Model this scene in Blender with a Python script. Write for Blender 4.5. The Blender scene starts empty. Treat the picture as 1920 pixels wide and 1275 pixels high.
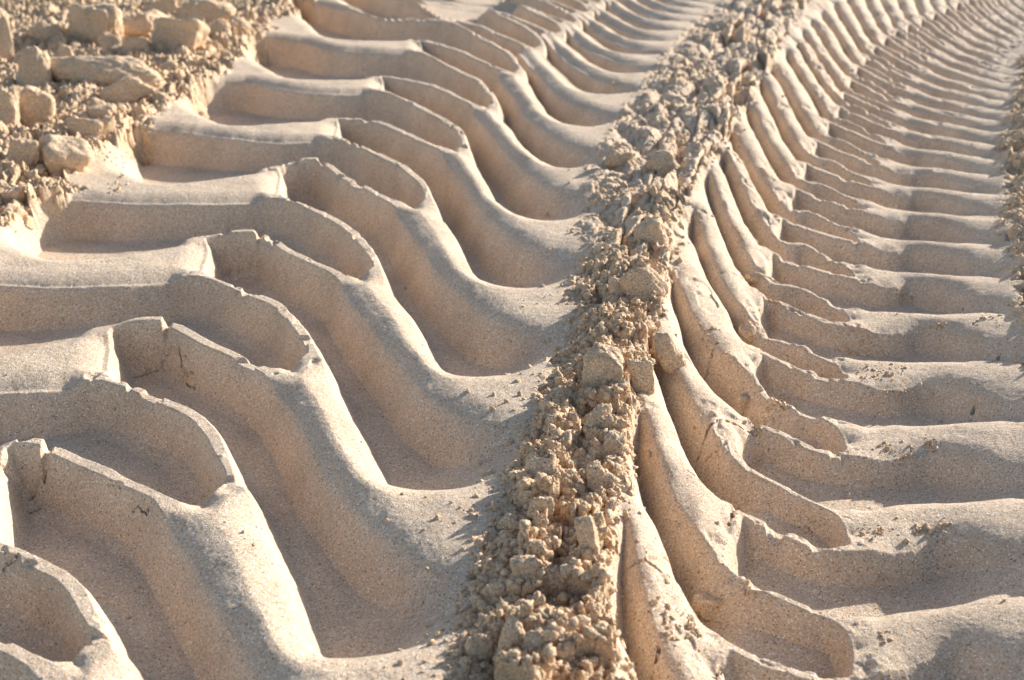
import bpy, math, random
import numpy as np

# ------------------------------------------------------------------ camera, sky, sun
sc = bpy.context.scene
C = sc.collection
FPX, YH, HC = 2400.0, -400.0, 0.5           # focal length in photo pixels, horizon row, camera height
TH = math.atan((637.5 - YH) / FPX)
cam_d = bpy.data.cameras.new('camera')
cam = bpy.data.objects.new('camera', cam_d); C.objects.link(cam)
cam.location = (0, 0, HC); cam.rotation_euler = (math.pi / 2 - TH, 0, 0)
cam_d.sensor_width = 36; cam_d.lens = FPX / 1920 * 36
cam_d.clip_start = 0.02; cam_d.clip_end = 500
cam_d.dof.use_dof = True; cam_d.dof.focus_distance = 1.12; cam_d.dof.aperture_fstop = 10.0
sc.camera = cam
sc.cycles.diffuse_bounces = 6; sc.cycles.max_bounces = 8

SUN_AZ, SUN_EL = math.radians(54), math.radians(22)   # azimuth clockwise from +Y (view direction)
w = bpy.data.worlds.new('World'); sc.world = w; w.use_nodes = True
nt = w.node_tree
sky = nt.nodes.new('ShaderNodeTexSky'); sky.sky_type = 'NISHITA'; sky.sun_disc = False
sky.sun_elevation = SUN_EL; sky.sun_rotation = SUN_AZ
sky.air_density = 1.0; sky.dust_density = 1.2; sky.ozone_density = 1.0
bg = nt.nodes['Background']; bg.inputs[1].default_value = 0.11
nt.links.new(sky.outputs[0], bg.inputs[0])
sun_d = bpy.data.lights.new('sun', 'SUN'); sun_d.energy = 4.6; sun_d.angle = math.radians(0.6)
sun_d.color = (1.0, 0.965, 0.915)
sun = bpy.data.objects.new('sun', sun_d); C.objects.link(sun)
from mathutils import Vector, Matrix
sdir = Vector((math.sin(SUN_AZ) * math.cos(SUN_EL), math.cos(SUN_AZ) * math.cos(SUN_EL), math.sin(SUN_EL)))
sun.rotation_euler = sdir.to_track_quat('Z', 'Y').to_euler(); sun.location = sdir * 5
sc.view_settings.view_transform = 'Standard'; sc.view_settings.look = 'None'
sc.view_settings.exposure = 0.74; sc.view_settings.gamma = 1.0

rng = np.random.default_rng(7)
random.seed(7)
ct, st = math.cos(TH), math.sin(TH)

# ------------------------------------------------------------------ survey of the tracks
# (points were surveyed in the photograph and are laid down here on the ground, in metres)
def ground(px, py, z=0.0):
    px = np.asarray(px, float); py = np.asarray(py, float); z = np.asarray(z, float)
    u = px - 960; v = py - 637.5
    dx = u / FPX; dy = ct - v / FPX * st; dz = -st - v / FPX * ct
    t = (z - HC) / dz
    return dx * t, dy * t

def pchip(x, y, xq):
    x = np.asarray(x, float); y = np.asarray(y, float)
    h = np.diff(x); d = np.diff(y) / h
    m = np.zeros_like(y)
    m[1:-1] = np.where(d[:-1] * d[1:] > 0, 2 * d[:-1] * d[1:] / (d[:-1] + d[1:] + 1e-12), 0)
    m[1:-1] = (d[:-1] + d[1:]) / 2
    m[0], m[-1] = d[0], d[-1]
    xq = np.asarray(xq, float)
    i = np.clip(np.searchsorted(x, xq) - 1, 0, len(x) - 2)
    t = (xq - x[i]) / h[i]
    tc = np.clip(t, 0, 1)
    r = ((1 + 2 * tc) * (1 - tc) ** 2) * y[i] + tc * (1 - tc) ** 2 * h[i] * m[i] + tc ** 2 * (3 - 2 * tc) * y[i + 1] + tc ** 2 * (tc - 1) * h[i] * m[i + 1]
    r = np.where(t < 0, y[0] + m[0] * (xq - x[0]), r)
    r = np.where(t > 1, y[-1] + m[-1] * (xq - x[-1]), r)
    return r

def curve(pts, z):
    p = np.array(pts, float); X, Y = ground(p[:, 0], p[:, 1], z)
    o = np.argsort(Y); return X[o], Y[o]

cA = curve([(-540, 925), (-245, 645), (-40, 462), (150, 322), (290, 208), (415, 120), (505, 50), (570, 5)], 0.0)
cB = curve([(835, 1275), (885, 1120), (925, 960), (975, 820), (1040, 690), (1075, 560), (1085, 450), (1100, 350), (1135, 250), (1180, 180), (1235, 105), (1290, 50), (1340, 0)], 0.012)
cC = curve([(1150, 1275), (1132, 1080), (1168, 850), (1200, 670), (1235, 560), (1265, 430), (1300, 340), (1335, 290), (1400, 190), (1455, 90), (1515, 0)], 0.018)
cD = curve([(1290, 1275), (1345, 1080), (1378, 850), (1402, 700), (1422, 590), (1442, 500), (1462, 420), (1490, 330), (1520, 260), (1560, 190), (1610, 120), (1680, 50), (1740, 0)], -0.030)
cE = curve([(1975, 1275), (1945, 1100), (1930, 900), (1912, 740), (1890, 640), (1872, 550), (1863, 450), (1860, 330), (1870, 230), (1890, 150), (1915, 90), (1955, 30)], -0.014)

def cross(Y):
    xA = pchip(cA[1], cA[0], Y); xB = pchip(cB[1], cB[0], Y); xC = pchip(cC[1], cC[0], Y)
    xD = pchip(cD[1], cD[0], Y); xE = pchip(cE[1], cE[0], Y)
    xC = np.maximum(xC, xB + .05); xD = np.maximum(xD, xC + .04); xE = np.maximum(xE, xD + .1)
    return xA, xB, xC, xD, xE

def base_z(X, Y, xs=None):
    xA, xB, xC, xD, xE = xs if xs is not None else cross(Y)
    kx = [xA - 3, xA - .16, xA - .06, xA + .01, xA + .12, xB - .16, xB, xB * .5 + xC * .5, xC, xC * .35 + xD * .65, xD + .015, xD * .4 + xE * .6, xE - .02, xE + .05, xE + .15, xE + 3]
    kz = [.011, .012, .010, .002, 0, 0, .004, .013, .016, -.013, -.030, -.036, -.017, .002, .0, .0]
    Z = np.full(np.broadcast(X, Y).shape, kz[-1]); 
    for i in range(len(kx) - 1):
        t = (X - kx[i]) / (kx[i + 1] - kx[i])
        if i == 0: Z = np.where(t < 1, kz[0], Z)
        m = (t >= 0) & (t < 1)
        tt = np.clip(t, 0, 1)
        h = kx[i + 1] - kx[i]
        def slope(j):
            if j <= 0 or j >= len(kx) - 1: return 0
            return (kz[j + 1] - kz[j - 1]) / (kx[j + 1] - kx[j - 1])
        a = ((1 + 2 * tt) * (1 - tt) ** 2) * kz[i] + tt * (1 - tt) ** 2 * h * slope(i) + tt ** 2 * (3 - 2 * tt) * kz[i + 1] + tt ** 2 * (tt - 1) * h * slope(i + 1)
        Z = np.where(m, a, Z)
    return Z

def lay(pts):
    """photo points -> metres on the (unstamped) ground"""
    p = np.array(pts, float); z = np.zeros(len(p))
    for _ in range(30):
        X, Y = ground(p[:, 0], p[:, 1], z); z = .6 * z + .4 * base_z(X, Y)
    return np.stack([X, Y], 1)

# left track: inner-end lug imprints (outer-left family), rib far crests and near edges
LA = {
 0: [(-480,860),(-420,900),(-300,915),(-100,875),(0,842),(85,840),(160,870),(277,922),(345,941),(430,895),(405,835),(367,785),(300,752),(197,708),(90,716),(-80,718),(-300,715),(-430,760)],
 1: [(-190,600),(-140,645),(-60,662),(110,630),(205,611),(310,606),(380,638),(470,680),(520,696),(590,660),(567,618),(533,577),(470,548),(382,512),(250,520),(90,523),(-60,520),(-150,545)],
 2: [(0,432),(50,460),(133,478),(300,457),(383,445),(483,440),(545,472),(617,507),(660,518),(710,500),(690,465),(650,425),(607,402),(525,368),(417,370),(233,370),(115,365),(30,385)],
 3: [(222,300),(255,325),(300,337),(400,328),(520,312),(600,303),(650,333),(720,370),(772,384),(804,370),(785,338),(753,310),(710,290),(633,258),(530,258),(430,250),(335,238),(235,232)],
 4: [(345,180),(375,207),(433,229),(533,225),(632,221),(707,227),(750,247),(815,273),(850,281),(873,270),(862,248),(840,230),(787,200),(717,170),(633,168),(540,160),(455,143),(365,150)],
 5: [(455,80),(490,115),(540,140),(630,145),(712,143),(780,152),(827,167),(885,195),(910,199),(930,192),(917,173),(890,147),(850,128),(790,97),(715,92),(620,85),(560,68),(470,60)],
 6: [(535,-5),(575,35),(617,65),(700,73),(782,73),(845,88),(885,105),(940,131),(960,135),(975,127),(963,108),(940,90),(905,72),(850,42),(780,35),(700,28),(635,10),(560,-15)]}
LR = {
 0: [(457,917),(500,1023),(533,1110),(560,1183),(600,1209),(673,1218),(760,1215),(853,1200)],
 1: [(610,695),(645,760),(673,815),(697,872),(730,896),(800,908),(873,907),(943,896)],
 2: [(720,515),(752,560),(780,610),(805,655),(835,680),(890,691),(965,689),(1040,672)],
 3: [(820,395),(843,425),(868,465),(890,502),(915,517),(965,529),(1025,529),(1092,514)],
 4: [(880,285),(900,318),(923,353),(938,372),(960,388),(1000,402),(1035,406),(1078,404)],
 5: [(938,210),(955,232),(973,257),(990,275),(1010,290),(1040,303),(1065,309),(1100,308)],
 6: [(985,145),(1003,172),(1023,200),(1037,211),(1055,222),(1085,230),(1110,233),(1150,228)],
 7: [(1015,97),(1032,115),(1050,133),(1065,148),(1083,160),(1110,169),(1140,172),(1185,170)]}
LG = {
 0: [(300,947),(337,1000),(383,1077),(433,1157),(480,1240),(560,1320),(680,1360),(800,1360)],
 1: [(505,705),(547,755),(590,835),(640,905),(707,977),(770,1017),(840,1048),(895,1052)],
 2: [(645,532),(685,582),(720,632),(755,678),(807,725),(860,760),(930,784),(1020,779)],
 3: [(747,393),(778,435),(807,475),(835,507),(870,540),(920,577),(985,598),(1065,592)],
 4: [(835,288),(858,316),(880,350),(905,385),(930,412),(965,433),(1015,453),(1075,455)],
 5: [(893,207),(915,232),(937,262),(960,288),(985,312),(1015,330),(1055,345),(1110,350)],
 6: [(935,138),(955,163),(977,195),(1000,219),(1023,238),(1050,255),(1085,268),(1140,272)],
 7: [(975,95),(995,118),(1013,138),(1032,158),(1055,175),(1080,188),(1115,200),(1165,205)]}
LS = {0: [(-25,985),(-22,950)], 1: [(192,690),(197,645)], 2: [(376,492),(383,460)], 3: [(517,345),(523,322)], 4: [(627,245),(630,230)], 5: [(712,160),(714,150)], 6: [(785,90),(786,80)], 7: [(846,36),(847,28)]}
NOSE = {7: (1003,89), 8: (1043,62), 9: (1073,42), 10: (1098,22), 11: (1120,5), 12: (1140,-12), 13: (1158,-27), 14: (1175,-40), 15: (1190,-52), 16: (1204,-63)}
VAL = {7: (1110,169), 8: (1143,127), 9: (1168,95), 10: (1192,70), 11: (1207,50), 12: (1220,32), 13: (1233,17), 14: (1246,3), 15: (1259,-9), 16: (1271,-20)}

RN = {
 -1: [(1180,850),(1200,915),(1235,990),(1265,1070),(1313,1157),(1370,1210),(1420,1238),(1475,1256),(1530,1268),(1600,1262),(1608,1235),(1600,1200),(1570,1165),(1513,1143),(1420,1102),(1365,1065),(1325,1010),(1290,950),(1255,880),(1225,810)],
 0: [(1215,660),(1245,745),(1275,815),(1310,885),(1350,922),(1390,963),(1430,982),(1480,1003),(1550,1030),(1600,1028),(1600,1000),(1593,980),(1565,957),(1487,922),(1407,882),(1370,850),(1345,810),(1310,750),(1275,690),(1245,640)],
 1: [(1262,575),(1280,632),(1310,692),(1340,728),(1380,762),(1423,798),(1467,815),(1513,838),(1560,850),(1597,845),(1597,822),(1580,802),(1547,782),(1493,765),(1440,745),(1412,715),(1380,675),(1335,625),(1300,575),(1280,530)],
 2: [(1300,455),(1322,505),(1353,558),(1373,602),(1395,632),(1430,660),(1458,675),(1500,690),(1550,708),(1595,715),(1597,702),(1580,685),(1553,665),(1490,640),(1435,622),(1405,590),(1385,565),(1365,530),(1340,480),(1320,430)],
 3: [(1325,365),(1338,400),(1353,438),(1380,488),(1400,518),(1430,553),(1473,568),(1530,592),(1567,604),(1600,604),(1603,592),(1590,580),(1563,565),(1500,538),(1447,528),(1425,505),(1405,475),(1385,440),(1362,395),(1345,355)],
 4: [(1355,320),(1370,355),(1388,395),(1407,425),(1423,452),(1447,472),(1475,484),(1515,498),(1560,512),(1605,521),(1607,510),(1590,495),(1560,483),(1510,458),(1475,455),(1453,438),(1437,415),(1415,385),(1393,345),(1377,310)]}
RE = {
 -1: [(1660,1250),(1730,1225),(1790,1200),(1850,1205),(1935,1225)],
 0: [(1647,1030),(1713,1023),(1763,1003),(1830,1003),(1930,1012)],
 1: [(1650,852),(1713,845),(1763,838),(1830,850),(1930,868)],
 2: [(1663,722),(1713,715),(1760,712),(1847,732),(1917,752)],
 3: [(1670,615),(1713,608),(1760,608),(1840,632),(1897,647)],
 4: [(1660,528),(1700,522),(1745,525),(1820,545),(1873,558)]}
RF = {
 -1: [(1613,1158),(1697,1140),(1780,1128),(1847,1124),(1935,1126)],
 0: [(1620,950),(1680,941),(1747,937),(1847,935),(1930,939)],
 1: [(1610,795),(1680,790),(1780,787),(1850,789),(1930,796)],
 2: [(1613,667),(1680,669),(1747,672),(1840,675),(1910,690)],
 3: [(1610,573),(1680,577),(1747,580),(1813,582),(1875,590)],
 4: [(1620,495),(1680,503),(1740,508),(1800,512),(1855,518)]}
RS = {-1: [(1335,1250),(1345,1220)], 0: [(1348,1050),(1363,995)], 1: [(1372,835),(1387,805)], 2: [(1397,692),(1410,668)], 3: [(1413,584),(1420,562)], 4: [(1430,504),(1437,482)]}
RNOSE = {4:(1605,521),5:(1613,455),6:(1628,397),7:(1640,350),8:(1652,308),9:(1665,272),10:(1676,242),11:(1684,216),12:(1692,192),13:(1701,170),14:(1712,150),15:(1725,132),16:(1740,115),17:(1755,101),18:(1772,88),19:(1790,76),20:(1808,65),21:(1826,54),22:(1843,43),23:(1860,33),24:(1876,23),25:(1891,13),26:(1906,4),27:(1920,-5)}
RTIP = {4:(1873,558),5:(1870,490),6:(1866,432),7:(1862,387),8:(1859,347),9:(1858,315),10:(1860,285),11:(1863,258),12:(1866,237),13:(1870,218),14:(1874,200),15:(1879,184),16:(1884,168),17:(1890,154),18:(1896,141),19:(1903,128),20:(1910,116),21:(1918,104),22:(1926,93),23:(1935,82),24:(1944,72),25:(1953,62),26:(1962,53),27:(1972,44)}

for d in (LA, LR, LG, LS, RN, RE, RF, RS):
    for k in d: d[k] = lay(d[k])
for d in (NOSE, VAL, RNOSE, RTIP):
    for k in d: d[k] = lay([d[k]])[0]

def sim(P, a0, b0, a1, b1, keep=None):
    """turn, scale and shift points so that a0,b0 land on a1,b1"""
    z0 = complex(*(b0 - a0)); z1 = complex(*(b1 - a1)); q = z1 / z0
    if keep: q = q / abs(q) * (abs(q) * (1 - keep) + keep)
    c = (P[:, 0] - a0[0]) + 1j * (P[:, 1] - a0[1]); c = c * q
    return np.stack([c.real + a1[0], c.imag + a1[1]], 1)

def aff(P, a0, l0, s0, a1, l1, s1):
    """carry points from one repeat's frame (nose, across, along) to another's"""
    M = np.linalg.solve(np.array([l0, s0]), np.array([l1, s1]))
    return (P - a0) @ M + a1

# carry the pattern on beyond the surveyed repeats
LA[7] = sim(LA[6], LA[6][8], LR[6][5], NOSE[7], LR[7][5])
LSTEP = {k: (NOSE[min(k + 1, 16)] - NOSE[max(k - 1, 7)]) / (min(k + 1, 16) - max(k - 1, 7)) for k in range(7, 17)}
LSTEP[7] = (NOSE[8] - LA[6][8]) / 2
for k in range(8, 17):
    s0 = LSTEP[k - 1]; s1 = LSTEP[k]
    for d in (LA, LR, LG, LS): d[k] = aff(d[k - 1], NOSE[k - 1], VAL[k - 1] - NOSE[k - 1], s0, NOSE[k], VAL[k] - NOSE[k], s1)
tgt = lay([(-22, 1008), (188, 1195)])
for d in (LA, LR, LG, LS): d[-1] = sim(d[0], LA[0][13] if False else lay([(197,708)])[0], lay([(430,895)])[0], tgt[0], tgt[1])
for k in range(-2, -4, -1):
    for d in (LA, LR, LG, LS): d[k] = 2 * d[k + 1] - d[k + 2] if k + 2 in d else d[k + 1]
RSTEP = {k: (RNOSE[min(k + 2, 27)] - RNOSE[max(k - 2, 4)]) / (min(k + 2, 27) - max(k - 2, 4)) for k in range(4, 28)}
for k in range(5, 28):
    for d in (RN, RE, RF, RS): d[k] = aff(d[k - 1], RNOSE[k - 1], RTIP[k - 1] - RNOSE[k - 1], RSTEP[k - 1], RNOSE[k], RTIP[k] - RNOSE[k], RSTEP[k])
for k in range(-2, -5, -1):
    for d in (RN, RE, RF, RS): d[k] = d[k + 1] + (d[-1] - d[0])

def catmull(P, wd, n=3):
    N = len(P); out = []; wo = []
    for i in range(N):
        p0, p1, p2, p3 = P[i - 1], P[i], P[(i + 1) % N], P[(i + 2) % N]
        for j in range(n):
            t = j / n
            out.append(.5 * (2 * p1 + (p2 - p0) * t + (2 * p0 - 5 * p1 + 4 * p2 - p3) * t * t + (3 * p1 - p0 - 3 * p2 + p3) * t ** 3) if True else p1)
            wo.append(wd[i])
    return np.array(out), np.array(wo)

PITS = []     # (track, family, index, polygon, wall widths, depth)
for k in sorted(LA):
    wd = np.full(18, .013); wd[8:13] = .012; wd[13:16] = .021; wd[16:18] = .030; wd[0] = .032; wd[1:4] = .022
    f = min(1, np.hypot(*LSTEP[k]) / .24) if k in LSTEP else 1
    PITS.append((0, 'L', k, LA[k], wd * f, (.035 + .0026 * min(max(k, 0), 5)) * f ** .6))
for k in sorted(LA):
    if k - 1 not in LA: continue
    a, b = LA[k], LA[k - 1]
    g, r = LG[k], LR[k - 1]
    out1 = g[-1] + (g[-1] - g[-2]) * 1.1; out2 = r[-1] + (r[-1] - r[-2]) * 1.1
    P = np.vstack([LS[k][:1], LS[k][1:], a[4:8], g, [out1], [out2], r[::-1], b[9:14]])
    # order: start, top wall, rib near edge, open outer end, next rib's far crest, wall
    n = len(P); wd = np.full(n, .021)
    wd[0:2] = .016; wd[2:6] = .016; wd[6:11] = .025; wd[11:15] = .034; wd[14] = .12; wd[15:17] = .045; wd[17:24] = .026; wd[24:] = .016
    f = min(1, np.hypot(*LSTEP[k]) / .24) if k in LSTEP else 1
    PITS.append((0, 'R', k, P, wd * f, (.035 + .0026 * min(max(k, 0), 5)) * f ** .6))
RX = {}
for k in sorted(RN):
    R_ = RN[k]; RX[k] = np.vstack([R_[0] + (R_[0] - R_[1]) * (1.0 if k < 5 else 2.0), R_, R_[-1] + (R_[-1] - R_[-2]) * (1.0 if k < 5 else 2.0)])
for k in sorted(RN):
    wd = np.full(22, .010); wd[0:5] = .018; wd[11:15] = .009; wd[15:21] = .022; wd[21] = .03
    f = min(1, np.hypot(*RSTEP[k]) / .14) if k in RSTEP else 1
    PITS.append((1, 'L', k, RX[k], wd * f, .0215 * f ** .6))
for k in sorted(RN):
    if k - 1 not in RN: continue
    e, f = RE[k], RF[k - 1]
    out1 = e[-1] + (e[-1] - e[-2]) * .5; out2 = f[-1] + (f[-1] - f[-2]) * .5
    P = np.vstack([RS[k], RN[k][5:9], e, [out1], [out2], f[::-1], RN[k - 1][12:15]])
    n = len(P); wd = np.full(n, .013); wd[6:9] = .017; wd[9:12] = .023; wd[12] = .05; wd[13:16] = .03; wd[16:19] = .022
    f = min(1, np.hypot(*RSTEP[k]) / .14) if k in RSTEP else 1
    PITS.append((1, 'R', k, P, wd * f, .0225 * f ** .6))

# ------------------------------------------------------------------ noise helpers
def hash2(ix, iy, seed):
    n = (ix.astype(np.int64) * 374761393 + iy.astype(np.int64) * 668265263 + seed * 974634777) & 0xffffffff
    n = ((n ^ (n >> 13)) * 1274126177) & 0xffffffff
    n = (n ^ (n >> 16)) & 0xffffffff
    return n / 4294967295.0

def vnoise(x, y, seed=0):
    ix = np.floor(x); iy = np.floor(y); fx = x - ix; fy = y - iy
    fx = fx * fx * fx * (fx * (fx * 6 - 15) + 10); fy = fy * fy * fy * (fy * (fy * 6 - 15) + 10)
    a = hash2(ix, iy, seed); b = hash2(ix + 1, iy, seed); c = hash2(ix, iy + 1, seed); d = hash2(ix + 1, iy + 1, seed)
    return (a + (b - a) * fx) * (1 - fy) + (c + (d - c) * fx) * fy

def fbm(x, y, seed=0, octv=4, gain=.5):
    s = 0; amp = 1; tot = 0
    for i in range(octv):
        s = s + amp * (vnoise(x, y, seed + i * 17) - .5); tot += amp; amp *= gain; x = x * 2.03 + 3.1; y = y * 2.03 + 7.7
    return s / tot * 2

def worley(x, y, seed=0):
    ix = np.floor(x); iy = np.floor(y)
    f1 = np.full(x.shape, 9.0); f2 = np.full(x.shape, 9.0); cid = np.zeros(x.shape)
    for ox in (-1, 0, 1):
        for oy in (-1, 0, 1):
            cx = ix + ox; cy = iy + oy
            px = cx + hash2(cx, cy, seed) ; py = cy + hash2(cx, cy, seed + 5)
            d = np.hypot(x - px, y - py); h = hash2(cx, cy, seed + 9)
            n = d < f1
            f2 = np.where(n, f1, np.minimum(f2, d)); cid = np.where(n, h, cid); f1 = np.where(n, d, f1)
    return f1, f2, cid

def sstep(a, b, x):
    t = np.clip((x - a) / (b - a), 0, 1); return t * t * (3 - 2 * t)

# ------------------------------------------------------------------ the height field
NC, NR = 1560, 1640
av = np.concatenate([-.5 - np.geomspace(.5, .0006, 40)[:-1], np.linspace(-.5, .5, NC), .5 + np.geomspace(.0006, .5, 40)[1:]])
pys = np.linspace(1420, -60, NR)                         # rows spaced like the eye sees them, dense near, sparse far
Yr = HC * (FPX / ct ** 2 / (pys - YH)) - HC * math.tan(TH)
Yr = np.concatenate([Yr, np.geomspace(Yr[-1] + .01, 14, 60)])
Yc, Ac = np.meshgrid(Yr, av, indexing='ij')
X = Ac * (Yc + HC * math.tan(TH)); Y = Yc.copy()
xs = tuple(c[:, None] for c in cross(Yr))
ZB = base_z(X, Y, xs)
xA, xB, xC, xD, xE = xs
# gentle unevenness of the stamped sand
Wx = fbm(X * 9, Y * 9, 31, 2) * .004; Wy = fbm(X * 9, Y * 9, 41, 2) * .004
Wx = Wx + fbm(X * 60, Y * 60, 33, 2) * .0007; Wy = Wy + fbm(X * 60, Y * 60, 43, 2) * .0007
PX, PY = X + Wx, Y + Wy
DEP = np.zeros_like(X); OWN = np.full(X.shape, -1, np.int32); INS = np.zeros(X.shape, bool); QM = np.full(X.shape, 9.0)
D1 = np.full(X.shape, 1.0); D2 = np.full(X.shape, 1.0)   # nearest and second nearest rim
for pi, (trk, fam, k, P, wd, dep) in enumerate(PITS):
    P2, w2 = catmull(P, wd)
    lim = .022 if trk == 0 else .0155
    o2 = np.where(w2 < lim, .0050 if trk == 0 else .0036, .0)
    def soft(v): return sum(np.roll(v, j) for j in range(-4, 5)) / 9
    o2 = soft(o2); w2 = soft(w2)
    lo = P2.min(0) - .034; hi = P2.max(0) + .034
    r0, r1 = np.searchsorted(Yr, [lo[1], hi[1]])
    if r1 <= r0: continue
    ymid = (Yr[r0] + HC * math.tan(TH)); yfar = (Yr[min(r1, len(Yr) - 1)] + HC * math.tan(TH))
    amin = min(lo[0] / ymid, lo[0] / yfar); amax = max(hi[0] / ymid, hi[0] / yfar)
    c0, c1 = np.searchsorted(av, [amin, amax])
    if c1 <= c0: continue
    sl = (slice(r0, r1), slice(c0, c1))
    x = PX[sl].astype(np.float32); y = PY[sl].astype(np.float32)
    ins = np.zeros(x.shape, bool); pit_in = None; q = np.full(x.shape, 99., np.float32); dm = np.full(x.shape, 1., np.float32)
    for i in range(len(P2)):
        ax, ay = P2[i - 1]; bx, by = P2[i]
        ww = .5 * (w2[i - 1] + w2[i])
        cond = ((ay > y) != (by > y)) & (x < (bx - ax) * (y - ay) / ((by - ay) + 1e-12) + ax)
        ins ^= cond
        vx, vy = bx - ax, by - ay
        t = np.clip(((x - ax) * vx + (y - ay) * vy) / (vx * vx + vy * vy + 1e-12), 0, 1)
        d = np.hypot(x - ax - t * vx, y - ay - t * vy)
        dm = np.minimum(dm, d)
        q = np.minimum(q, (d - .5 * (o2[i - 1] + o2[i])) / ww)
    sc_ = 1.0
    t = np.clip(q, 0, 1)
    prof = .42 * t + .58 * t * t * (3 - 2 * t)
    dd = np.where(ins, prof * dep, 0)
    dm = np.where(dm > .0298, np.float32(1), dm) if False else dm
    D2[sl] = np.where(dm < D1[sl], D1[sl], np.minimum(D2[sl], dm)); D1[sl] = np.minimum(D1[sl], dm)
    better = dd > DEP[sl]
    INS[sl] |= ins
    OWN[sl] = np.where(ins & (q > 0), pi, OWN[sl])
    DEP[sl] = np.where(better, dd, DEP[sl])
# imprints get shallower towards the open shoulders
fade = 1 - .74 * sstep(-.10, .01, X - xB) * (X < xC)
fade = fade * (1 - .50 * sstep(-.075, -.01, X - xE))
fade = np.where((X > xB * .5 + xC * .5) & (X < xD), fade * sstep(-.03, .01, X - xC), fade)
fade = np.where((X > xB) & (X <= xB * .5 + xC * .5), fade * (1 - sstep(0, .03, X - xB)), fade)
DEP = DEP * (1 + .15 * (1 - sstep(.05, .25, X - xA)))
DEP = DEP * fade * (1 + 1.2 * sstep(xC - .03, xC + .01, X) * (1 - sstep(xD - .03, xD + .03, X)))
inL = sstep(-.03, .01, X - xA) * (1 - sstep(-.01, .012, X - xB)); inR = sstep(-.0, .02, X - xC) * (1 - sstep(-.01, .02, X - xE))
track = np.clip(inL + inR, 0, 1)
# crumbled rims of the thin walls
thin = (1 - sstep(.005, .014, D1)) * (1 - sstep(.006, .02, D2)) * (D2 < .5)
chipn = fbm(X * 38, Y * 38, 71, 3)
CHIP = thin * np.where(X > xB, sstep(.08, .45, chipn) * .0042 + sstep(.15, .5, fbm(X * 120, Y * 120, 77, 2)) * .0012,
                       sstep(.3, .5, chipn) * .004 + sstep(.3, .55, fbm(X * 90, Y * 90, 77, 2)) * .001 * (Y > 1.25))
DISP = np.zeros_like(X)
def cell_range(lo, hi):
    r0, r1 = np.searchsorted(Yr, [lo[1], hi[1]])
    y0 = Yr[r0] + HC * math.tan(TH); y1 = Yr[min(r1, len(Yr) - 1)] + HC * math.tan(TH)
    c0, c1 = np.searchsorted(av, [min(lo[0] / y0, lo[0] / y1), max(hi[0] / y0, hi[0] / y1)])
    return (slice(r0, max(r1, r0 + 1)), slice(c0, max(c1, c0 + 1)))
def line_dist(P, sl):
    x = X[sl]; y = Y[sl]; d = np.full(x.shape, 9.); u = np.zeros(x.shape)
    for i in range(len(P) - 1):
        ax, ay = P[i][:2]; vx, vy = P[i + 1][0] - ax, P[i + 1][1] - ay
        t = np.clip(((x - ax) * vx + (y - ay) * vy) / (vx * vx + vy * vy + 1e-12), 0, 1)
        e = np.hypot(x - ax - t * vx, y - ay - t * vy); n = e < d
        d = np.where(n, e, d); u = np.where(n, i + t, u)
    return d, u / (len(P) - 1)
def layz(pts):
    p = np.array(pts, float); z = p[:, 2].copy()
    for _ in range(25):
        XX, YY = ground(p[:, 0], p[:, 1], z); z = .6 * z + .4 * (base_z(XX, YY) + p[:, 2])
    return np.stack([XX, YY], 1)
# cracks in the walls and ribs: (column, row, height against the rib top)
CRACKS = [
 (.0016,[(318,622,0),(319,640,-.010),(315,662,-.025),(300,672,-.03),(270,680,-.033),(235,690,-.034)]),
 (.0014,[(485,448,0),(478,470,-.015),(475,492,-.03),(440,497,-.033),(405,500,-.033)]),
 (.0018,[(85,850,0),(80,885,-.015),(77,915,-.03),(45,930,-.034),(0,935,-.034)]),
 (.0009,[(227,730,0),(220,750,-.012),(213,775,-.025)]),
 (.0008,[(445,545,0),(440,560,-.01),(438,580,-.022)]),
 (.0012,[(275,938,0),(262,960,-.015),(264,980,-.025),(255,1000,-.035)]),
 (.0013,[(32,1040,0),(22,1075,-.015),(15,1110,-.03)]),
 (.0009,[(547,478,0),(543,495,-.01),(535,520,-.025)]),
 (.0008,[(630,530,0),(600,560,-.02)]),
 (.0012,[(605,330,0),(598,345,-.015),(560,360,-.028),(535,365,-.03)]),
 (.0010,[(787,207,0),(783,225,-.012)]),
 (.0010,[(70,1110-180,-.03),(50,945,-.034)]),
 (.0013,[(340,690,-.036),(352,715,-.038),(365,722,-.038)]),
 (.0013,[(1538,486,0),(1535,505,-.015)]),
 (.0016,[(1373,960,0),(1371,990,-.01),(1362,1020,-.02)]),
 (.0012,[(1517,950,0),(1520,970,-.01)]),
 (.0014,[(1280,815,0),(1300,797,0),(1330,788,0),(1363,785,0),(1395,795,0),(1420,802,0)]),
 (.0012,[(1280,883,0),(1300,890,0),(1330,910,0),(1353,925,0)]),
 (.0014,[(1173,1030,0),(1195,1045,0),(1220,1055,0),(1263,1090,0)]),
 (.0012,[(1200,1247,0),(1222,1222,0),(1237,1195,0)]),
 (.0012,[(1355,1240,0),(1340,1260,0)]),
 (.0012,[(1820,610,0),(1840,595,0)]),(.0014,[(1860,670,0),(1880,650,0)]),(.0012,[(1823,770,-.01),(1828,755,-.01)]),
 (.0012,[(1345,505,0),(1365,512,0),(1392,520,0)]),
 (.0010,[(1320,640,0),(1345,632,0)]),
]
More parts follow.
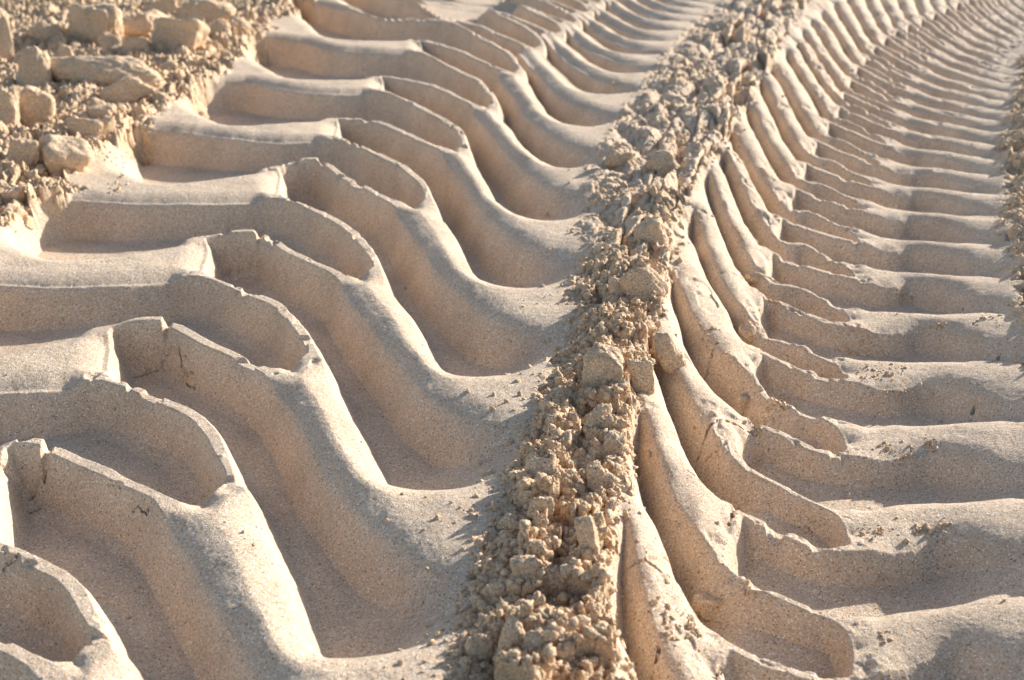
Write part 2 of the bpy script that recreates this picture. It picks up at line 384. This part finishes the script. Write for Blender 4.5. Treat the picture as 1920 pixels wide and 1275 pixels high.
for wcr, pts in CRACKS:
    P = layz(pts)
    sl = cell_range(P.min(0) - .01, P.max(0) + .01)
    jx = fbm(X[sl] * 300, Y[sl] * 300, 61, 2) * .0012
    d, u = line_dist(P, sl)
    DISP[sl] = np.minimum(DISP[sl], -.007 * (1 - sstep(.2, 1.0, (np.abs(d + jx * 1.6)) / (wcr * (.5 + .45 * vnoise(X[sl] * 160, Y[sl] * 160, 63))))))
# broken blocks of the thin walls, pushed up a little
for pts, lift in (([(205,611),(308,606)], .0055), ([(385,446),(481,441)], .004), ([(-30,845),(80,841)], .0055), ([(520,312),(598,304)], .005)):
    P = lay(pts); sl = cell_range(P.min(0) - .04, P.max(0) + .04)
    d, u = line_dist(P, sl)
    ax, ay = P[0]; v = P[1] - P[0]; L_ = np.hypot(*v)
    s_ = ((X[sl] - ax) * v[0] + (Y[sl] - ay) * v[1]) / L_
    DISP[sl] += lift * sstep(0, L_ * .6, s_) * (1 - sstep(L_ - .002, L_ + .001, s_ + fbm(X[sl] * 150, Y[sl] * 150, 62, 2) * .003)) * (1 - sstep(.010, .022, d))
    DISP[sl] -= .006 * sstep(L_, L_ + .002, s_) * (1 - sstep(L_ + .004, L_ + .009, s_)) * (1 - sstep(.010, .02, d))
# rough, broken sand outside the stamped strips
edge = fbm(X * 55, Y * 55, 91, 3)
rough = 1 - track
rough = np.clip(rough + .0, 0, 1)
berm = sstep(-.010, .006, X - xB + edge * .016 + fbm(X * 18, Y * 18, 93, 2) * .012) * (1 - sstep(-.004, .010, X - xC + edge * .014))
edge2 = fbm(X * 9, Y * 9, 92, 3)
lft = 1 - sstep(.000, .016, X - xA + edge * .015 + edge2 * .04)
rgt = sstep(.0, .03, X - xE + edge * .02) * (1 - .8 * sstep(.12, .40, X - xE))
RM = np.clip(berm + lft + rgt, 0, 1)
def plates(x, y, seed):
    ix = np.floor(x); iy = np.floor(y); f1 = np.full(x.shape, 9.); f2 = f1.copy(); h = np.zeros(x.shape)
    for ox in (-1, 0, 1):
        for oy in (-1, 0, 1):
            cx = ix + ox; cy = iy + oy
            qx = x - cx - hash2(cx, cy, seed); qy = y - cy - hash2(cx, cy, seed + 5); d = np.hypot(qx, qy)
            hh = hash2(cx, cy, seed + 9) + qx * (hash2(cx, cy, seed + 11) - .5) * 1.6 + qy * (hash2(cx, cy, seed + 12) - .5) * 1.6
            n = d < f1; f2 = np.where(n, f1, np.minimum(f2, d)); h = np.where(n, hh, h); f1 = np.where(n, d, f1)
    return h, f2 - f1
wxx = X + fbm(X * 40, Y * 40, 5, 2) * .012; wyy = Y + fbm(X * 40, Y * 40, 6, 2) * .012
h1, e1 = plates(wxx * 30, wyy * 24, 3)
h2, e2 = plates(wxx * 75, wyy * 66, 4)
g1, g2, cid2 = worley(wxx * 150, wyy * 140, 13)
lump = (h1 - .35) * .018 + (h2 - .5) * .011 - (1 - sstep(0, .12, e1)) * .006 - (1 - sstep(0, .15, e2)) * .003
lump = lump + (np.clip(1 - g1 * 1.15, 0, 1) ** .6) * (.3 + cid2) * .0060 * sstep(-.2, .2, fbm(X * 30, Y * 30, 19, 2))
lump = lump + (np.abs(fbm(X * 95, Y * 60, 21, 3)) - .2) * .010 + fbm(X * 260, Y * 260, 23, 3) * .0030 + fbm(X * 12, Y * 12, 25, 2) * .010
# farther on the berm keeps slabs of an older print and long sheared flutes
ang = math.radians(-38)
ux = wxx * math.cos(ang) - wyy * math.sin(ang); uy = wxx * math.sin(ang) + wyy * math.cos(ang)
hs, es = plates(ux * 9, uy * 26, 44)
pb = (X * .972 + Y * .236) / .078 + fbm(X * 7, Y * 7, 11, 2) * .35
bar = 1 - np.abs(2 * (pb - np.floor(pb)) - 1) ** 2.2
slab = (bar - .5) * .022 + (hs - .45) * .007 - (1 - sstep(0, .10, es)) * .006 + fbm(X * 200, Y * 200, 28, 2) * .0007
vx_ = X - .19 * Y
hf, ef = plates((vx_ + fbm(X * 12, Y * 12, 7, 2) * .01) * 42, Y * 5.5, 47)
flute = (hf - .45) * .030 - (1 - sstep(0, .22, ef)) * .007 + fbm(X * 160, Y * 30, 29, 2) * .002
far = sstep(1.15, 1.4, Y + fbm(X * 10, Y * 10, 8, 2) * .12)
fz = (X - xB) / (xC - xB)
fl = sstep(.30, .52, fz + fbm(X * 14, Y * 14, 9, 2) * .15)
farlump = slab * (1 - fl) + flute * fl
mixn = sstep(-.45, -.05, fbm(X * 16, Y * 16, 10, 2))
fl2 = sstep(-.05, .3, fbm(X * 11, Y * 11, 94, 2)) * berm * .55
lump = lump * (1 - fl2) + ((hf - .5) * .016 - (1 - sstep(0, .22, ef)) * .006 + lump * .5) * fl2
LUMP = lump * (1 - far * berm) + far * berm * (farlump * (.40 + .28 * mixn) + lump * (.62 - .30 * mixn))
RMV = np.clip(RM * (1 - .75 * far * berm * mixn), 0, 1)
amp = berm * (.45 + .55 * sstep(.0, .05, X - xB)) + lft * .9 + rgt * .6
DO = np.where(INS, 0, D1)
onb = sstep(xC - .05, xC - .01, X) * (1 - sstep(xD - .0, xD + .03, X))
onr = sstep(xD, xD + .03, X)
rr = .030 - .013 * onb - .008 * onr
ROUND = (.0085 - .0015 * onb - .003 * onr) * (1 - np.clip(DO / rr, 0, 1)) ** 2 * sstep(.010, .033, D2) * (1 - RM) * np.clip(fade, 0, 1)
Z = ZB - DEP - ROUND * np.where(D1 < .9, 1, 0) - CHIP + DISP * (1 - RM) + RM * amp * (LUMP - .004)
# faint overall life in the pressed sand
Z = Z + onb * (1 - RM) * (fbm(X * 22, Y * 14, 57, 3) * .004 - sstep(.25, .4, fbm(X * 34, Y * 26, 58, 3)) * .0025)
Z = Z + (fbm(X * 25, Y * 25, 51, 3) * .0014 + fbm(X * 300, Y * 300, 53, 2) * .00022) * (1 - RM)

# ------------------------------------------------------------------ materials
def sand_material():
    m = bpy.data.materials.new('sand'); m.use_nodes = True; t = m.node_tree; N = t.nodes; L = t.links
    b = N['Principled BSDF']; b.inputs['Roughness'].default_value = .92
    b.inputs['Specular IOR Level'].default_value = .25
    tc = N.new('ShaderNodeNewGeometry')
    def noise(scale, det=2, rough=.6):
        n = N.new('ShaderNodeTexNoise'); n.inputs['Scale'].default_value = scale; n.inputs['Detail'].default_value = det; n.inputs['Roughness'].default_value = rough
        L.new(tc.outputs['Position'], n.inputs['Vector']); return n
    def ramp(src, pts):
        r = N.new('ShaderNodeValToRGB'); L.new(src, r.inputs[0]); e = r.color_ramp.elements
        while len(e) < len(pts): e.new(.5)
        for i, (p, c) in enumerate(pts): e[i].position = p; e[i].color = (*c, 1)
        return r
    def mix(a, bb, f, mode='MIX'):
        x = N.new('ShaderNodeMix'); x.data_type = 'RGBA'; x.blend_type = mode
        for s, v in ((x.inputs[6], a), (x.inputs[7], bb), (x.inputs[0], f)):
            if isinstance(v, (tuple, float)): s.default_value = v if isinstance(v, float) else (*v, 1)
            else: L.new(v, s)
        return x.outputs[2]
    vor = N.new('ShaderNodeTexVoronoi'); vor.inputs['Scale'].default_value = 1000; L.new(tc.outputs['Position'], vor.inputs['Vector'])
    sep = N.new('ShaderNodeSeparateColor'); L.new(vor.outputs['Color'], sep.inputs[0])
    grain = ramp(sep.outputs[0], [(0, (.16, .11, .07)), (.03, (.42, .31, .22)), (.17, (.59, .44, .308)), (.5, (.70, .533, .380)), (.8, (.79, .64, .475)), (.92, (.70, .43, .22)), (.97, (.90, .83, .72)), (1, (.95, .90, .82))])
    big = noise(14, 4)
    patch = ramp(big.outputs[0], [(.28, (.84, .83, .82)), (.5, (.97, .965, .96)), (.72, (1.08, 1.07, 1.05))])
    col = mix(grain.outputs[0], patch.outputs[0], 1.0, 'MULTIPLY')
    at = N.new('ShaderNodeAttribute'); at.attribute_name = 'loose'
    loose = mix(col, (1.03, .955, .84), 1.0, 'MULTIPLY')
    fin = mix(col, loose, at.outputs['Fac'])
    L.new(fin, b.inputs['Base Color'])
    n1 = noise(900, 2, .7); n2 = noise(160, 3, .6)
    bp = N.new('ShaderNodeBump'); bp.inputs['Strength'].default_value = .7; bp.inputs['Distance'].default_value = .0016
    L.new(n1.outputs[0], bp.inputs['Height'])
    bp2 = N.new('ShaderNodeBump'); bp2.inputs['Strength'].default_value = .35; bp2.inputs['Distance'].default_value = .003
    mm = N.new('ShaderNodeMath'); mm.operation = 'MULTIPLY_ADD'; L.new(at.outputs['Fac'], mm.inputs[0]); mm.inputs[1].default_value = .008; mm.inputs[2].default_value = .0025
    L.new(mm.outputs[0], bp2.inputs['Distance'])
    L.new(n2.outputs[0], bp2.inputs['Height']); L.new(bp.outputs[0], bp2.inputs['Normal'])
    L.new(bp2.outputs[0], b.inputs['Normal'])
    return m
SAND = sand_material()

# ------------------------------------------------------------------ the sheet, split into the things it shows
def grid_mesh(name, X, Y, Z, mask, nrm, loose, mat=SAND):
    """mask: one bool per cell; makes a mesh of those cells only"""
    r, c = np.nonzero(mask)
    n1 = X.shape[1]
    idx = np.stack([r * n1 + c, r * n1 + c + 1, (r + 1) * n1 + c + 1, (r + 1) * n1 + c], 1).ravel()
    u, inv = np.unique(idx, return_inverse=True)
    me = bpy.data.meshes.new(name)
    co = np.stack([X.ravel()[u], Y.ravel()[u], Z.ravel()[u]], 1).astype(np.float32)
    me.vertices.add(len(u)); me.vertices.foreach_set('co', co.ravel())
    nf = len(r)
    me.loops.add(nf * 4); me.loops.foreach_set('vertex_index', inv.astype(np.int32).ravel())
    me.polygons.add(nf); me.polygons.foreach_set('loop_start', np.arange(nf, dtype=np.int32) * 4)
    me.polygons.foreach_set('use_smooth', np.ones(nf, bool))
    me.update(calc_edges=True)
    a = me.attributes.new('loose', 'FLOAT', 'POINT'); a.data.foreach_set('value', loose.ravel()[u].astype(np.float32))
    if nrm is not None: me.normals_split_custom_set_from_vertices(nrm.reshape(-1, 3)[u])
    me.materials.append(mat)
    return me

def link(name, me, parent=None):
    o = bpy.data.objects.new(name, me); C.objects.link(o)
    if parent: o.parent = parent
    return o

# vertex normals of the whole sheet, so that the pieces meet without a seam
P3 = np.stack([X, Y, Z], -1)
du = np.empty_like(P3); dv = np.empty_like(P3)
du[:, 1:-1] = P3[:, 2:] - P3[:, :-2]; du[:, 0] = P3[:, 1] - P3[:, 0]; du[:, -1] = P3[:, -1] - P3[:, -2]
dv[1:-1] = P3[2:] - P3[:-2]; dv[0] = P3[1] - P3[0]; dv[-1] = P3[-1] - P3[-2]
NRM = np.cross(du, dv); NRM /= np.linalg.norm(NRM, axis=-1, keepdims=True) + 1e-20
NRM = NRM.astype(np.float32)

SB = None
def zat(x, y):
    r = np.interp(y, Yr, np.arange(len(Yr))); c = np.interp(x / (y + HC * math.tan(TH)), av, np.arange(len(av)))
    r0 = int(min(max(r, 0), len(Yr) - 2)); c0 = int(min(max(c, 0), len(av) - 2)); fr = r - r0; fc = c - c0
    return float((Z[r0, c0] * (1 - fc) + Z[r0, c0 + 1] * fc) * (1 - fr) + (Z[r0 + 1, c0] * (1 - fc) + Z[r0 + 1, c0 + 1] * fc) * fr)

def spot(px, py):
    """where the sight line through a photo point meets the sand"""
    z = 0.
    for _ in range(40):
        x, y = ground(px, py, z); z = .6 * z + .4 * zat(float(x), float(y))
    return float(x), float(y), z

# which cell belongs to what
def cell(a): return a[:-1, :-1]
CO = cell(OWN)
tr_l = cell((X > xA - .004) & (X < xB - .0 + edge * -.012) & (Y < 4.2)); tr_r = cell((X > xC - .0 + edge * -.012) & (X < xE + .02) & (Y < 4.2))
tr_l = tr_l | ((CO >= 0) & cell(X < xB)); 
trk_of = np.array([p[0] for p in PITS] + [-1]); fam_of = np.array([p[1] for p in PITS] + ['']); k_of = np.array([p[2] for p in PITS] + [0])
in_l = tr_l; in_r = tr_r & ~tr_l
pit_l = in_l & (CO >= 0) & (trk_of[CO] == 0); pit_r = in_r & (CO >= 0) & (trk_of[CO] == 1)
rest = ~(in_l | in_r)

def props(o, label=None, cat=None, group=None, kind=None):
    if label: o['label'] = label
    if cat: o['category'] = cat
    if group: o['group'] = group
    if kind: o['kind'] = kind
    return o

LEFT = np.zeros((X.shape[0] - 1, X.shape[1] - 1), bool)
def keep_largest(m):
    """keep the largest connected piece, give the rest back to the ground"""
    if not 0 < m.sum() < 90000: return
    left = set(zip(*[q.tolist() for q in np.nonzero(m)])); comps = []
    while left:
        st_ = [left.pop()]; cmp_ = list(st_)
        while st_:
            a, b = st_.pop()
            for q in ((a + 1, b), (a - 1, b), (a, b + 1), (a, b - 1)):
                if q in left: left.discard(q); st_.append(q); cmp_.append(q)
        comps.append(cmp_)
    comps.sort(key=len)
    for c_ in comps[:-1]:
        for a, b in c_: m[a, b] = False; LEFT[a, b] = True
def track_thing(name, label, msk, pit, t_id, ridge_pts):
    e = bpy.data.objects.new(name, None); C.objects.link(e); e.empty_display_size = .1
    props(e, label, 'tyre track')
    # ridges: every cell that is not in an imprint goes to the nearest surveyed ridge
    cxy = np.nonzero(msk & ~pit)
    px_ = X[cxy]; py_ = Y[cxy]
    best = np.full(px_.shape, 9e9); own = np.zeros(px_.shape, int)
    for j, (k, P) in enumerate(ridge_pts):
        for i in range(len(P) - 1):
            ax, ay = P[i]; vx, vy = P[i + 1] - P[i]
            t = np.clip(((px_ - ax) * vx + (py_ - ay) * vy) / (vx * vx + vy * vy + 1e-12), 0, 1)
            d = (px_ - ax - t * vx) ** 2 + (py_ - ay - t * vy) ** 2
            n = d < best; best = np.where(n, d, best); own = np.where(n, j, own)
    for j, (k, P) in enumerate(ridge_pts):
        m = np.zeros(msk.shape, bool); s_ = own == j; m[cxy[0][s_], cxy[1][s_]] = True
        keep_largest(m)
        if m.sum() > 40: link('sand_ridge', grid_mesh('sand_ridge', X, Y, Z, m, NRM, RMV), e)
    for pi in range(len(PITS)):
        m = pit & (CO == pi)
        keep_largest(m)
        if m.sum() > 40: link('lug_imprint', grid_mesh('lug_imprint', X, Y, Z, m, NRM, RMV), e)
    return e
ridL = []
for k in sorted(LA):
    if k in LR and (k + 0) in LR: ridL.append((k, np.vstack([(LA[k][1:9] + (LA[k - 1][[16, 16, 15, 14, 13, 12, 11, 9]] if k - 1 in LA else LA[k][1:9])) / 2, (LR[k] + LG[k]) / 2])))
track_thing('tyre_track', 'broad deep tyre track with tall wavy ridges filling the left half of the sand', in_l, pit_l, 0, ridL)
ridR = []
for k in sorted(RN):
    if k - 1 in RN: ridR.append((k, np.vstack([(RX[k][0:10] + RX[k - 1][[21, 20, 19, 18, 17, 16, 15, 14, 13, 11]]) / 2, (RE[k] + RF[k]) / 2])))
track_thing('tyre_track', 'narrower tyre track of closely spaced ridges curving away to the upper right', in_r, pit_r, 1, ridR)

rest = rest | LEFT
o = link('sand_ground', grid_mesh('sand_ground', X, Y, Z, rest, NRM, RMV)); o['kind'] = 'structure'

# backing plain that carries the sand on to the horizon
me = bpy.data.meshes.new('desert_floor')
me.from_pydata([(-300, -300, -.16), (300, -300, -.16), (300, 300, -.16), (-300, 300, -.16)], [], [(0, 1, 2, 3)]); me.materials.append(SAND)
o = link('sand_plain', me); o['kind'] = 'structure'

# ------------------------------------------------------------------ clods
def hash3(ix, iy, iz, seed): return hash2(ix + iz * 57, iy - iz * 113, seed)
def vn3(p, seed):
    i = np.floor(p); f = p - i; f = f * f * (3 - 2 * f); r = 0
    for a in (0, 1):
        for b in (0, 1):
            for c in (0, 1):
                wgt = (f[:, 0] if a else 1 - f[:, 0]) * (f[:, 1] if b else 1 - f[:, 1]) * (f[:, 2] if c else 1 - f[:, 2])
                r = r + wgt * hash3(i[:, 0] + a, i[:, 1] + b, i[:, 2] + c, seed)
    return r - .5
import bmesh
_ico = {}
def ico(n):
    if n not in _ico:
        bm = bmesh.new(); bmesh.ops.create_icosphere(bm, subdivisions=n, radius=1)
        _ico[n] = (np.array([v.co[:] for v in bm.verts]), np.array([[v.index for v in f.verts] for f in bm.faces], np.int32)); bm.free()
    return _ico[n]
def clod_shape(seed, n, kind='lump', rough=1.0):
    """unit clod; block = broken angular piece, slab = flat plate, lump = crumbly ball"""
    r = np.random.default_rng(seed); D, F = ico(n)
    npl = {'lump': 22, 'block': 9, 'slab': 11}[kind]
    nn = r.normal(size=(npl, 3)); nn /= np.linalg.norm(nn, axis=1)[:, None]
    hh = r.uniform(.68, 1.0, npl)
    if kind != 'lump':
        q = np.array([[1, 0, 0], [-1, 0, 0], [0, 1, 0], [0, -1, 0], [0, 0, 1], [0, 0, -1]], float) + r.normal(size=(6, 3)) * .13
        q /= np.linalg.norm(q, axis=1)[:, None]; nn = np.vstack([q, nn[:4]]); hh = np.concatenate([r.uniform(.72, .86, 6), r.uniform(.85, 1.05, 4)])
    dt = D @ nn.T
    rad = np.where(dt > .05, hh / np.maximum(dt, .05), 9)
    pw = 8 if kind != 'lump' else 7
    R_ = (np.sum(rad ** -pw, 1)) ** (-1 / pw)
    V = D * R_[:, None]
    if n >= 3:
        a = vn3(V * 1.7 + seed, seed) * .30 + vn3(V * 3.6 + seed, seed + 1) * .22 + np.abs(vn3(V * 7 + seed, seed + 2)) * .20 * rough
        if n >= 4: a = a + vn3(V * 15 + seed, seed + 3) * .10 * rough + vn3(V * 31, seed + 4) * .055 * rough
    else: a = vn3(V * 2.5 + seed, seed) * .95 + vn3(V * 5 + seed, seed + 1) * .5
    V = V * (1 + a * (1 if kind == 'lump' else .85))[:, None]
    return V, F
def clod_mesh(name, V, F, loose):
    me = bpy.data.meshes.new(name); me.vertices.add(len(V)); me.vertices.foreach_set('co', V.astype(np.float32).ravel())
    me.loops.add(F.size); me.loops.foreach_set('vertex_index', F.astype(np.int32).ravel())
    me.polygons.add(len(F)); me.polygons.foreach_set('loop_start', np.arange(len(F), dtype=np.int32) * 3)
    me.polygons.foreach_set('use_smooth', np.ones(len(F), bool)); me.update(calc_edges=True)
    a = me.attributes.new('loose', 'FLOAT', 'POINT'); a.data.foreach_set('value', np.full(len(V), loose, np.float32))
    me.materials.append(SAND); return me
def px_size(y, x):     # metres across one photo pixel there
    return math.hypot(math.hypot(x, y), HC) / FPX * 1.02

# big clods one can point to: (column, row, width, height in photo pixels, depth ratio, turn, kind, loose, label)
BIG = [
 (95,66,62,62,.9,20,'lump',.7,'round lumpy clod perched on an upright slab in the upper left heap'),
 (72,140,52,88,.7,8,'block',.6,'upright broken slab under the round lumpy clod at the upper left'),
 (122,125,46,50,.8,-20,'block',.7,'small block right of the upright slab at the upper left'),
 (222,140,180,66,.6,4,'lump',.7,'long rounded mound of sand lying across the upper left heap'),
 (335,72,88,64,.8,10,'block',.3,'smooth barrel shaped clod at the right end of the upper left heap'),
 (258,52,78,62,.8,-15,'lump',.7,'rounded clod just left of the smooth barrel shaped clod'),
 (180,52,88,80,.8,10,'block',.8,'biggest angular clod at the top of the upper left heap'),
 (232,172,84,40,.5,-18,'slab',.5,'flat slab leaning on the sand below the long rounded mound'),
 (66,208,68,78,.8,12,'block',.5,'wedge shaped clod with a dark cleft on its left side'),
 (12,205,44,90,.8,0,'block',.5,'tall clod cut by the left edge beside the wedge shaped clod'),
 (253,90,44,30,.7,-5,'block',.6,'small brick shaped clod under the rounded clod of the upper left heap'),
 (203,82,42,44,.8,30,'lump',.9,'crumbly small clod between the biggest clod and the small brick'),
 (192,214,44,30,.8,-5,'block',.4,'pale cube of sand near the first ridge ends at the upper left'),
 (160,240,62,34,.7,12,'slab',.5,'low flat clod left of the pale cube of sand'),
 (118,300,96,88,.9,-12,'lump',.15,'smooth domed clod at the outer end of a ridge near the left edge'),
 (42,292,46,52,.8,20,'block',.6,'rough block left of the smooth domed clod'),
 (8,75,34,110,.6,0,'block',.6,'tall pale clod at the top left corner'),
 (392,22,100,46,.7,5,'lump',.8,'wide rounded clod at the top edge above the barrel shaped clod'),
 (302,14,58,30,.6,-20,'slab',.6,'tilted slab at the top edge left of the wide rounded clod'),
 (412,54,44,40,.8,0,'lump',.7,'rounded clod right of the barrel shaped clod'),
 (447,50,40,34,.8,0,'lump',.9,'crumbly clod beside the topmost left ridge'),
 (300,185,36,26,.8,0,'lump',.9,'small crumbly clod on the end of the third ridge from the top left'),
 (312,128,32,24,.8,0,'lump',.9,'small ball of sand below the barrel shaped clod'),
 (1134,692,76,92,.75,-4,'block',.35,'large squared block standing out of the central berm'),
 (1018,884,76,54,.6,10,'lump',.4,'round flat clod at the left edge of the central berm'),
 (1015,952,46,50,.8,10,'block',.6,'chunky pale clod below the round flat clod'),
 (1206,540,60,80,.5,-32,'slab',.2,'long smooth slab leaning downhill on the central berm'),
 (1158,540,32,40,.8,0,'block',.6,'small block left of the long smooth slab'),
 (1257,665,60,84,.8,-18,'lump',.25,'smooth barrel shaped lump at the top of the right bank'),
 (1202,702,42,68,.7,-14,'block',.5,'upright block right of the large squared block'),
 (988,1072,50,70,.7,-20,'block',.5,'pale tilted block in the lower part of the central berm'),
 (1104,1005,34,80,.7,-18,'slab',.6,'thin upright slab in the lower berm next to the right bank'),
 (962,1190,46,70,.8,-10,'lump',.8,'crumbly tall clod near the bottom of the central berm'),
 (1010,1212,56,62,.8,12,'lump',.6,'rounded clod near the bottom edge of the berm'),
 (1085,1148,52,46,.7,20,'lump',.3,'smooth bean shaped clod near the bottom right of the berm'),
 (900,1215,50,60,.8,0,'lump',.9,'crumbly clod where the lowest left ridge meets the berm'),
 (1150,835,44,50,.8,10,'block',.7,'blocky clod on the berm under the large squared block'),
 (1120,895,36,60,.8,-15,'block',.7,'narrow block on the berm beside the top of a bank rib'),
 (1120,790,40,44,.8,15,'lump',.8,'crumbly clod directly below the large squared block'),
 (1220,445,60,54,.7,-25,'block',.3,'smooth broken block in the upper middle of the berm'),
 (1245,305,60,50,.8,0,'lump',.2,'smooth hollow looking clod high on the berm'),
 (1160,300,46,30,.7,10,'block',.7,'rough block by the end of a left ridge high on the berm'),
 (1327,1134,58,44,.8,15,'block',.8,'crumbly clod lying in an imprint of the right track'),
 (1392,757,26,40,.8,10,'block',.7,'small upright clod in the trough of the right bank'),
 (1405,622,38,42,.8,-15,'lump',.8,'crumbly lump at the broken end of a right bank rib'),
 (1412,520,28,26,.8,0,'lump',.8,'small crumbly lump between two right bank ribs'),
]
# three prototypes of each kind stay unlinked until used
def place(me, name, x, y, z, size, rot, label, cat='sand clod', group=None, sc3=(1, 1, 1)):
    o = bpy.data.objects.new(name, me); C.objects.link(o)
    o.location = (x, y, z); o.scale = tuple(size * s for s in sc3); o.rotation_euler = rot
    return props(o, label, cat, group)
for i, (cx_, cy_, w_, h_, dr, turn, kd, lo_, lab) in enumerate(BIG):
    x, y, z = spot(cx_, min(cy_ + h_ * .38, 1400)); m = px_size(y, x)
    V, F = clod_shape(100 + i, 5, kd, .6 if lo_ < .35 else 1.1)
    sx, sz = w_ * m * .56, h_ * m * .58; sy = w_ * m * .5 * dr
    if kd == 'slab': sy = .35 * max(sx, sz)
    V = V * np.array([sx, sy, sz])
    me = clod_mesh('sand_clod', V, F, max(lo_, .7))
    o = place(me, 'sand_clod', x, y + sy * .3, z + sz * .5, 1, (math.radians(-12), math.radians(turn), math.radians(rng.uniform(-25, 25))), lab)

PROTO = [clod_mesh('sand_clod', *clod_shape(300 + i, 4, ['lump', 'block', 'lump', 'block', 'slab'][i % 5]), .8) for i in range(16)]
GR = {'berm': 'loose clods strewn along the central berm', 'left': 'loose clods in the heap at the upper left', 'right': 'small clods along the right edge of the right track'}
LB = {'berm': 'small loose clod of damp sand lying on the central berm between the tracks', 'left': 'small loose clod of damp sand in the upper left heap', 'right': 'small loose clod on the strip beyond the right track'}
def zone_pick(zone):
    while True:
        if zone == 'berm':
            py = rng.uniform(0, 1) ** .75 * 1330 - 10; Yq = HC * (FPX / ct ** 2 / (py - YH)) - HC * math.tan(TH)
            a, b_, c_, d_, e_ = cross(np.array([Yq])); x = b_[0] + rng.uniform(.04, 1.0) * (c_[0] - b_[0])
            if Yq > 1.40 and rng.uniform() < .85: continue
        elif zone == 'left':
            py = rng.uniform(-20, 420); px = rng.uniform(-60, 520)
            Yq = HC * (FPX / ct ** 2 / (py - YH)) - HC * math.tan(TH); x = (px - 960) / FPX * (Yq + HC * math.tan(TH)) * ct
            if x > cross(np.array([Yq]))[0][0] - .0: continue
        else:
            py = rng.uniform(20, 1200); Yq = HC * (FPX / ct ** 2 / (py - YH)) - HC * math.tan(TH)
            x = cross(np.array([Yq]))[4][0] + rng.uniform(.03, .12)
        return x, Yq
for zone, n, smin, smax in (('berm', 120, .004, .009), ('left', 170, .007, .018), ('right', 30, .004, .008)):
    for i in range(n):
        x, y = zone_pick(zone); z = zat(x, y)
        sz = smin + (smax - smin) * rng.uniform() ** 2.2
        place(PROTO[rng.integers(16)], 'sand_clod', x, y, z - sz * .1, sz, tuple(rng.uniform(0, 6.28, 3)), LB[zone], group=GR[zone], sc3=(rng.uniform(.8, 1.3), rng.uniform(.7, 1.1), rng.uniform(.6, 1.1)))

# crumbs: far too many to count, one mesh
VS, FS, off = [], [], 0
small = [clod_shape(500 + i, 2, 'lump') for i in range(12)]
def crumb(x, y, s_):
    global off
    V, F = small[rng.integers(12)]
    a = rng.uniform(0, 6.28); c_, s2 = math.cos(a), math.sin(a)
    V = V * s_ * rng.uniform(.7, 1.2, 3); V = np.stack([V[:, 0] * c_ - V[:, 1] * s2, V[:, 0] * s2 + V[:, 1] * c_, V[:, 2]], 1)
    VS.append(V + np.array([x, y, zat(x, y) + s_ * .05])); FS.append(F + off); off += len(V)
for zone, n in (('berm', 6500), ('left', 2300), ('right', 500)):
    for i in range(n):
        x, y = zone_pick(zone)
        if zone == 'berm': x += rng.normal() * .008
        crumb(x, y, .0011 + .0045 * rng.uniform() ** 4)
for i in range(420):
    py = rng.uniform(150, 1290); Yq = HC * (FPX / ct ** 2 / (py - YH)) - HC * math.tan(TH)
    c_ = cross(np.array([Yq])); side = rng.uniform() < .6
    x = (c_[1][0] - rng.exponential(.022)) if side else (c_[2][0] + rng.exponential(.03))
    crumb(x, Yq, .0007 + .003 * rng.uniform() ** 3)
# spill at the foot of crumbled rims
for i in range(420):
    px, py = rng.uniform(0, 1900), rng.uniform(0, 1270) 
    x, y, z = spot(px, py)
    if rng.uniform() < .75 and not (x > cross(np.array([y]))[2][0]): continue
    crumb(x, y, .0006 + .0016 * rng.uniform() ** 3)
for px, py, sx, sy, n in ((1650,695,38,14,60),(1600,645,25,10,30),(1700,850,30,12,22),(1660,838,20,8,14),(1745,835,10,14,26),(1690,735,30,10,16),(1640,1000,30,12,30),(1735,992,18,10,26),(1770,985,14,8,16),
        (1690,555,30,8,22),(1760,610,20,8,18),(1655,1190,16,10,8),(1460,760,22,14,30),(1420,795,20,14,24),(1330,850,20,20,18),(1290,1175,18,20,34),(1400,1105,14,10,26),(1330,1140,24,14,24),(350,705,10,14,22),(965,560,40,20,6),
        (1260,1180,25,60,40),(1330,640,30,30,30),(1380,440,25,20,26),(1450,590,20,14,26),(800,960,60,30,7),(1460,330,20,20,24),(1000,1060,20,30,40),(1750,1010,40,20,18),(480,1010,20,20,5),(1850,600,30,20,20),(230,315,14,30,50),(215,355,12,16,26),(195,290,20,20,30)):
    for i in range(n):
        x, y, z = spot(px + rng.normal() * sx * .6, py + rng.normal() * sy * .6)
        crumb(x, y, .0008 + .0022 * rng.uniform() ** 3)
me = clod_mesh('sand_crumbs', np.vstack(VS), np.vstack(FS), .9)
o = link('sand_crumbs', me); props(o, 'countless small crumbs of sand strewn over the berm and the heap', 'sand crumbs', None, 'stuff')
